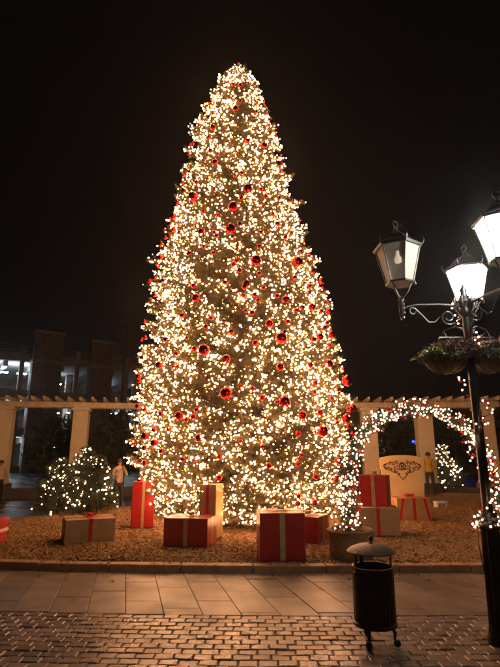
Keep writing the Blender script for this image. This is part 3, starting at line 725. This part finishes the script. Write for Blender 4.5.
# basket hooks and hanging half baskets with plants
def basket(label, bx, by, seed):
    g2 = np.random.default_rng(seed)
    t = thing('flower_basket', label, 'flower basket', (LX + bx, LY + by, 2.6), 0, 'flower baskets on the street lamp')
    MB().lathe([(.05, .0), (.14, .03), (.22, .1), (.26, .2), (.25, .21), (.03, .19)], 24).build('liner', 'coir', t, smooth=True)
    w = MB()
    for k in range(12):
        a = 2 * PI * k / 12; w.tube([(r * math.cos(a), r * math.sin(a), z) for r, z in ((.05, -.005), (.145, .025), (.226, .1), (.267, .205))], .005, 5)
    w.tube([(.268 * math.cos(a), .268 * math.sin(a), .21) for a in np.linspace(0, 2 * PI, 25)], .008, 6, False); w.build('wire_cage', 'iron', t)
    hk = MB()
    for k in range(3):
        a = 2 * PI * k / 3 + .4; hk.tube([(.26 * math.cos(a), .26 * math.sin(a), .21), (0, 0, .62)], .004, 4)
    hk.tube([(0, 0, .62), (-bx * .5, -by * .5, .66), (-bx + .0, -by, .6)], .01, 6); hk.build('hanger', 'iron', t)
    for nm, mt, cnt, cx0, ln_, wdt, up in (('trailing_leaf', 'pale_leaf', 420, -.08, .06, .03, .1), ('heather', 'heather', 520, .1, .19, .014, 1.1), ('lime_leaf', 'lime_leaf', 330, -.05, .11, .03, .6)):
        P = np.stack([g2.uniform(-.24, .24, cnt) * .75 + cx0, g2.uniform(-.24, .24, cnt) * .9, .2 + g2.random(cnt) * .04], 1)
        if nm == 'trailing_leaf': a = g2.random(cnt) * 2 * PI; P = np.stack([.25 * np.cos(a), .25 * np.sin(a), .19 + g2.random(cnt) * .05], 1)
        D = norm(g2.normal(size=(cnt, 3)) * [.6, .6, .4] + [0, 0, up]); V, F = needles(P, P + D * ln_, 9, ln_ * .6, wdt, r=g2)
        tag(obj(nm, npmesh(nm, V, F), mt, t), kind='stuff')
_bs = basket
def basket(*a_):
    _bs(*a_); o = [c for c in C.objects if c.name.startswith('flower_basket')][-1]; o.scale = (.95, .9, .78)
basket('coir flower basket with heather and lime leaves, left of the lamp post', -.2, .14, 1)
basket('coir flower basket right of the lamp post, cut by the photo edge', .26, .1, 2)
# lights wound round the post
g2 = np.random.default_rng(9)
zz = np.concatenate([np.linspace(1.02, 2.55, 46), np.linspace(2.9, 3.35, 10)]); aa = zz * 8.5 + g2.normal(0, .3, len(zz)); rr_ = np.where(zz < 1.2, .13, .1) + g2.random(len(zz)) * .07
WP = np.stack([rr_ * np.cos(aa), rr_ * np.sin(aa), zz + g2.normal(0, .02, len(zz))], 1)
ex = np.stack([.13 * np.cos(np.linspace(0, 6, 12)), .13 * np.sin(np.linspace(0, 6, 12)), 1.02 + .1 * g2.random(12)], 1)
s = thing('string_lights', 'white light string wound round the lamp post shaft', 'string lights', (LX, LY, 0))
P = np.concatenate([WP, ex]); V, F = balls(P, .006 + .004 * g2.random(len(P))); tag(obj('bulb_glow', npmesh('bulb_glow', V, F), 'bulb_white', s), kind='stuff')
MB().tube([tuple(p * .92) if False else tuple(p) for p in WP], .004, 4).build('wire', 'wire', s)
MB().tube([(-.13, -.03, 1.05), (-.15, -.05, .9), (-.13, -.08, .6), (-.12, -.07, .35), (-.13, -.05, .1)], .006, 5).build('lead', 'iron', s)
P = np.concatenate([p + g2.normal(0, .02, (3, 3)) for p in WP[::4]]); V, F = balls(P, .014); tag(obj('berries', npmesh('berries', V, F), 'berry', s, smooth=True), kind='stuff')

# ------------------------------------------------------------------ pergolas
def pergola(label, a, b, cols, over=(.9, .9)):
    a, b = Vector((*a, -.1)), Vector((*b, -.1)); L = (b - a).length; rz = math.atan2(b.y - a.y, b.x - a.x)
    t = thing('pergola', label, 'pergola', a, rz)
    for x in cols:
        c = MB().box((0, 0, 2.2), (.66, .66, 3.2), taper=.98); c.box((0, 0, 3.72), (.8, .8, .1)); c.box((0, 0, .64), (.76, .76, .1)); c.build('column', 'stucco', t, loc=(x, 0, 0), bevel=.01)
        MB().box((0, 0, .3), (.9, .9, .6)).build('plinth', 'plinth', t, loc=(x, 0, 0), bevel=.015)
    for yy_ in (-.26, .26): MB().box((L / 2 + (over[1] - over[0]) / 2, yy_, 3.91), (L + over[0] + over[1], .12, .24)).build('beam', 'timber', t, bevel=.006)
    n = int((L + over[0] + over[1]) / .5); me = None
    for k in range(n + 1):
        o = MB().prism([(-.75, 4.055), (.75, 4.055), (.85, 4.15), (.85, 4.22), (-.85, 4.22), (-.85, 4.15)], -.035, .035).build('rafter', 'timber', t, loc=(-over[0] + .05 + k * .5, 0, 0)); o.rotation_euler = (0, 0, R(90))
    MB().box((L / 2, 0, .2), (L, .3, .4)).build('low_wall', 'plinth', t)
pergola('cream columned pergola with open rafters before the parking garage', (-10.62, 21.2), (-4.5, 22.4), [0, 3.15, 6.15])
pergola('cream columned pergola behind the garland arch', (5.3, 21.9), (10.3, 21.5), [0, 2.4, 5.0], over=(1.6, .6))

# ------------------------------------------------------------------ parking garage
ga = thing('parking_garage', 'dim multi-storey parking garage with lit decks behind the pergola', 'parking garage', (-30, 43.2, -.1), math.atan2(13.5, 20))
GL, GD = 24.5, 16
for k, z in enumerate((0.05, 3.7, 7.4, 11.1)):
    MB().box((GL / 2, GD / 2, z - .12), (GL, GD, .45)).build('deck', 'garage_ceiling', ga)
    MB().box((GL / 2, -.1, z + .12), (GL, .2, .85)).build('parapet', 'concrete', ga)
    for q in range(4): MB().tube([(0, -.1, z + .72 + q * .2), (GL, -.1, z + .72 + q * .2)], .03, 5).build('rail', 'concrete', ga)
    if k:
        for x in np.arange(1.6, GL, 2.7): MB().box((x, GD / 2, z - .6), (.4, GD - .4, .55)).build('ceiling_beam', 'garage_ceiling', ga)
        for x in np.arange(2.3, GL, 4.05): MB().box((x, 6, z - 2.05), (.5, .5, 3.3)).build('inner_column', 'concrete', ga)
for x in np.arange(.3, GL + .1, 2.7):
    MB().box((x, -.16, 6.2), (.42, .5, 12.4)).build('pier', 'concrete', ga)
MB().box((GL / 2, GD, 6), (GL, .3, 12)).build('back_wall', 'concrete', ga)
for x0, x1, h in ((9.2, 12.0, 13.9), (14.9, 17.3, 13.6)):
    MB().box(((x0 + x1) / 2, -.6, h / 2), (x1 - x0, 1.6, h)).build('stair_tower', 'garage_brick', ga, bevel=.03)
    for z in (3.4, 7.1, 10.8, h - .1): MB().box(((x0 + x1) / 2, -.6, z), (x1 - x0 + .16, 1.76, .3)).build('ledge', 'concrete', ga)
for x, y, z, s in ((6.9, 1.5, 10.4, 1.5), (8.75, 1.5, 10.4, 1.3), (8.5, 1.6, 6.75, 1.1), (8.3, 1.6, 3.05, 1.0), (13.6, 6, 10.2, .3), (13.4, 5, 6.8, .4), (14.3, 4, 6.8, .4), (19.2, 3, 6.9, .9), (21.2, 3, 6.9, .6), (13.5, 5, 3.0, .35), (19.5, 9, 10.2, .4), (4, 3, 6.75, .8), (3.5, 3, 3.0, .8)):
    MB().box((x, y, z - .62), (s * .7, .14, .07)).build('tube_light', 'tube_light', ga)
up = thing('utility_pole', 'thin dark utility pole rising above the parking garage', 'utility pole', (-11.0, 41.5, -.1))
MB().tube([(0, 0, 0), (0, 0, 12.8)], [.16, .11], 8).build('shaft', 'pole_wood', up, smooth=True)
MB().box((0, 0, 11.9), (1.7, .12, .14)).build('crossarm', 'pole_wood', up)
for x in (-.7, -.35, .35, .7): MB().lathe([(.03, 0), (.05, .05), (.03, .1), (.045, .14), (.02, .18)], 8, (x, 0, 11.97)).build('insulator', 'plinth', up)
MB().lathe([(.18, 0), (.2, .05), (.2, .7), (.16, .78)], 12, (.34, 0, 10.4)).build('transformer', 'plinth', up)

# ------------------------------------------------------------------ dark buildings and trees behind the right side
hb = thing('dark_building', 'dark low building with small blue signs beyond the arch', 'building', (9, 46, -.1), R(-4))
MB().box((14, 4, 3.2), (36, 8, 6.4)).build('wall', 'garage_brick', hb); MB().box((14, 4, 6.5), (36.6, 8.6, .3)).build('roof', 'plinth', hb)
for k in range(8):
    w_ = MB().box((-1.5 + k * 4.4, -.03, 1.9), (2.6, .1, 2.2)).build('window', 'phone', hb); MB().box((-1.5 + k * 4.4, -.09, 3.05), (2.9, .08, .12)).build('lintel', 'plinth', w_)
MB().box((6.3, -.1, 2.75), (.75, .12, .5)).build('sign', 'blue_sign', hb); MB().box((10.7, -.1, 2.9), (.35, .12, .3)).build('sign', 'blue_sign', hb)
MB().box((3.4, -.1, 2.4), (1.3, .1, 1.3)).build('sign', 'dull_sign', hb)
def leafy(label, x, y, h, r, seed, n=900):
    g3 = np.random.default_rng(seed); t = thing('background_tree', label, 'tree', (x, y, -.1), 0, 'dark trees behind the pergolas')
    MB().tube([(0, 0, -.05), (.03, 0, h * .35), (-.04, .02, h * .7)], [.11, .08, .04], 8).build('trunk', 'bark', t, smooth=True)
    A, B = [], []
    for i in range(n // 6):
        d_ = g3.normal(size=3); d_ /= np.linalg.norm(d_); c_ = np.array([0, 0, h * .58]); e = c_ + d_ * np.array([r, r, h * .42]) * g3.uniform(.35, 1) ** .6
        A.append([0, 0, h * g3.uniform(.25, .6)]); B.append(e)
    A, B = np.array(A), np.array(B); V, F = tritubes(A, B, .012); tag(obj('limbs', npmesh('limbs', V, F), 'bark', t), kind='stuff')
    k = np.repeat(np.arange(len(B)), 6); P = B[k] + g3.normal(0, .16, (len(k), 3)); V, F = needles(P, P + g3.normal(0, .15, P.shape), 10, .13, .07, r=g3); tag(obj('crown', npmesh('crown', V, F), 'leaf_dark', t), kind='stuff')
leafy('dark leafy tree between the first and second pergola columns', -9.4, 24.5, 3.6, 1.5, 1)
leafy('dark leafy tree between the second column and the tall tree', -6.5, 25.5, 4.2, 1.5, 2)
leafy('dark low tree behind the lit shrubs and wet road', -8.3, 24.6, 2.6, 1.2, 3, 600)
leafy('dark leafy tree between the columns behind the cream board', 7.2, 26.0, 3.6, 1.6, 4)
leafy('dark leafy tree behind the small lit conifer', 10.6, 27.0, 3.8, 2.0, 5)
leafy('dark leafy tree at the photo edge behind the lamp post', 14.5, 26, 4.2, 2.0, 6)

# ------------------------------------------------------------------ people
def person(label, x, y, z, h, rz, top, legs, pose, hairlong=False, phone=False, shoes='shoe'):
    t = thing('person', label, 'person', (x, y, z), rz); k = h / 1.72
    J = {'pel': (0, 0, .93, .145), 'waist': (0, -.005, 1.08, .14), 'chest': (0, 0, 1.28, .155), 'sh': (0, .01, 1.42, .1), 'neck': (0, 0, 1.5, .05), 'jaw': (0, -.015, 1.56, .062), 'head': (0, 0, 1.63, .088), 'crown': (0, .005, 1.7, .06)}
    E = [('pel', 'waist'), ('waist', 'chest'), ('chest', 'sh'), ('sh', 'neck'), ('neck', 'jaw'), ('jaw', 'head'), ('head', 'crown')]
    for s, n_ in ((-1, 'l'), (1, 'r')):
        J.update({'hip' + n_: (s * .095, 0, .88, .095), 'knee' + n_: (s * .115, -.02 - .05 * (s > 0), .5, .068), 'ank' + n_: (s * .12, .01, .1, .042), 'toe' + n_: (s * .14, -.13, .035, .035)})
        J['shd' + n_] = (s * .185, .01, 1.39, .075)
        if pose == 'photo':
            J.update({'elb' + n_: (s * .25, -.1, 1.16, .045), 'wri' + n_: (s * .08, -.27, 1.34, .032), 'hand' + n_: (s * .045, -.3, 1.41, .033)})
        elif pose == 'cross':
            J.update({'elb' + n_: (s * .25, -.05, 1.14, .047), 'wri' + n_: (s * .06, -.2, 1.12, .034), 'hand' + n_: (-s * .03, -.21, 1.12, .034)})
        else:
            J.update({'elb' + n_: (s * .26, .03, 1.13, .056), 'wri' + n_: (s * (.23 if s < 0 else .14), -.1 if s < 0 else -.2, .92 if s < 0 else 1.05, .042), 'hand' + n_: (s * (.23 if s < 0 else .08), -.14 if s < 0 else -.24, .85 if s < 0 else 1.08, .036)})
        E += [('pel', 'hip' + n_), ('hip' + n_, 'knee' + n_), ('knee' + n_, 'ank' + n_), ('ank' + n_, 'toe' + n_), ('sh', 'shd' + n_), ('shd' + n_, 'elb' + n_), ('elb' + n_, 'wri' + n_), ('wri' + n_, 'hand' + n_)]
    names = list(J); me = bpy.data.meshes.new('body'); me.from_pydata([tuple(c * k for c in J[n_][:3]) for n_ in names], [(names.index(a), names.index(b)) for a, b in E], [])
    o = bpy.data.objects.new('body_skeleton', me); C.objects.link(o); sk = o.modifiers.new('skin', 'SKIN')
    for i, n_ in enumerate(names): me.skin_vertices[0].data[i].radius = (J[n_][3] * k,) * 2; me.skin_vertices[0].data[i].use_root = (n_ == 'pel')
    sb = o.modifiers.new('sub', 'SUBSURF'); sb.levels = 2; sb.render_levels = 2
    dg = bpy.context.evaluated_depsgraph_get(); dg.update(); nm = bpy.data.meshes.new_from_object(o.evaluated_get(dg)); nm.name = 'body'
    bpy.data.objects.remove(o); nm.materials.clear()
    for mm in ('skin', top, legs, shoes): nm.materials.append(M[mm])
    mids = []
    for a, b in E:
        pa, pb = Vector(J[a][:3]) * k, Vector(J[b][:3]) * k
        bone = b
        mi = 0 if bone in ('neck', 'jaw', 'head', 'crown', 'handl', 'handr') else 2 if bone.startswith(('hip', 'knee', 'ank')) else 3 if bone.startswith('toe') else 1
        mids.append((pa, pb, mi))
    for p in nm.polygons:
        c_ = p.center; best = None
        for pa, pb, mi in mids:
            ab = pb - pa; u = max(0, min(1, (c_ - pa).dot(ab) / ab.length_squared)); dd_ = (c_ - pa - ab * u).length
            if best is None or dd_ < best[0]: best = (dd_, mi)
        p.material_index = best[1]; p.use_smooth = True
    b = obj('body', nm, None, t)
    hr = MB(); n = 14; vs = []
    hr.lathe([(.1 * k, 1.6 * k), (.103 * k, 1.64 * k), (.095 * k, 1.69 * k), (.065 * k, 1.735 * k), (.01, 1.75 * k)], n, (0, .022 * k, 0))
    if hairlong: hr.tube([(0, .07 * k, 1.66 * k), (0, .1 * k, 1.56 * k), (0, .09 * k, 1.42 * k)], [.07 * k, .075 * k, .04 * k], 10)
    hr.build('hair', 'hair', t, smooth=True)
    fc = MB()
    fc.tube([(0, -.085 * k, 1.635 * k), (0, -.108 * k, 1.605 * k)], [.008 * k, .014 * k], 6)
    for s in (-1, 1): fc.sphere((s * .088 * k, 0, 1.615 * k), .02 * k, 8, 6)
    fc.build('nose_and_ears', 'skin', t, smooth=True)
    ey = MB()
    for s in (-1, 1): ey.sphere((s * .034 * k, -.08 * k, 1.635 * k), .011 * k, 8, 6)
    ey.box((0, -.083 * k, 1.575 * k), (.045 * k, .012 * k, .008 * k)); ey.build('eyes_and_mouth', 'hair', t)
    if phone:
        ph = MB().box((0, 0, 0), (.075, .01, .15)).build('mobile_phone', 'phone', None, loc=(x + math.sin(rz) * .33 * k, y - math.cos(rz) * .33 * k, z + 1.44 * k), bevel=.004); ph.rotation_euler = (0, 0, rz)
        tag(ph, 'dark phone held up by the person in the pale beige jacket', 'phone')
person('person in a pale beige jacket and dark trousers holding up a phone', -4.33, 16.6, -.1, 1.64, R(38), 'peach_cloth', 'black_cloth', 'photo', phone=True)
person('person in a yellow jacket and jeans beside the pergola column', 7.34, 20.5, .07, 1.68, R(-15), 'yellow_cloth', 'denim', 'stand')
person('person in a pale top standing before the pergola column at the photo edge', -9.75, 19.6, -.1, 1.55, R(60), 'cream_cloth', 'black_cloth', 'stand', hairlong=True)
# ------------------------------------------------------------------ damp night air
hz_m = bpy.data.materials.new('night_air'); hz_m.use_nodes = True
hz_m.node_tree.nodes.remove(hz_m.node_tree.nodes['Principled BSDF'])
pvn = hz_m.node_tree.nodes.new('ShaderNodeVolumePrincipled'); pvn.inputs['Density'].default_value = HAZE; pvn.inputs['Color'].default_value = (.9, .9, .92, 1); pvn.inputs['Anisotropy'].default_value = .82
hz_m.node_tree.links.new(pvn.outputs[0], hz_m.node_tree.nodes['Material Output'].inputs['Volume'])
tag(MB().slab([(-410, -70), (410, -70), (410, 710), (-410, 710)], -1.5, 16).build('haze', hz_m), kind='stuff')
print('slabs', slab_n, 'bulbs', len(BP))
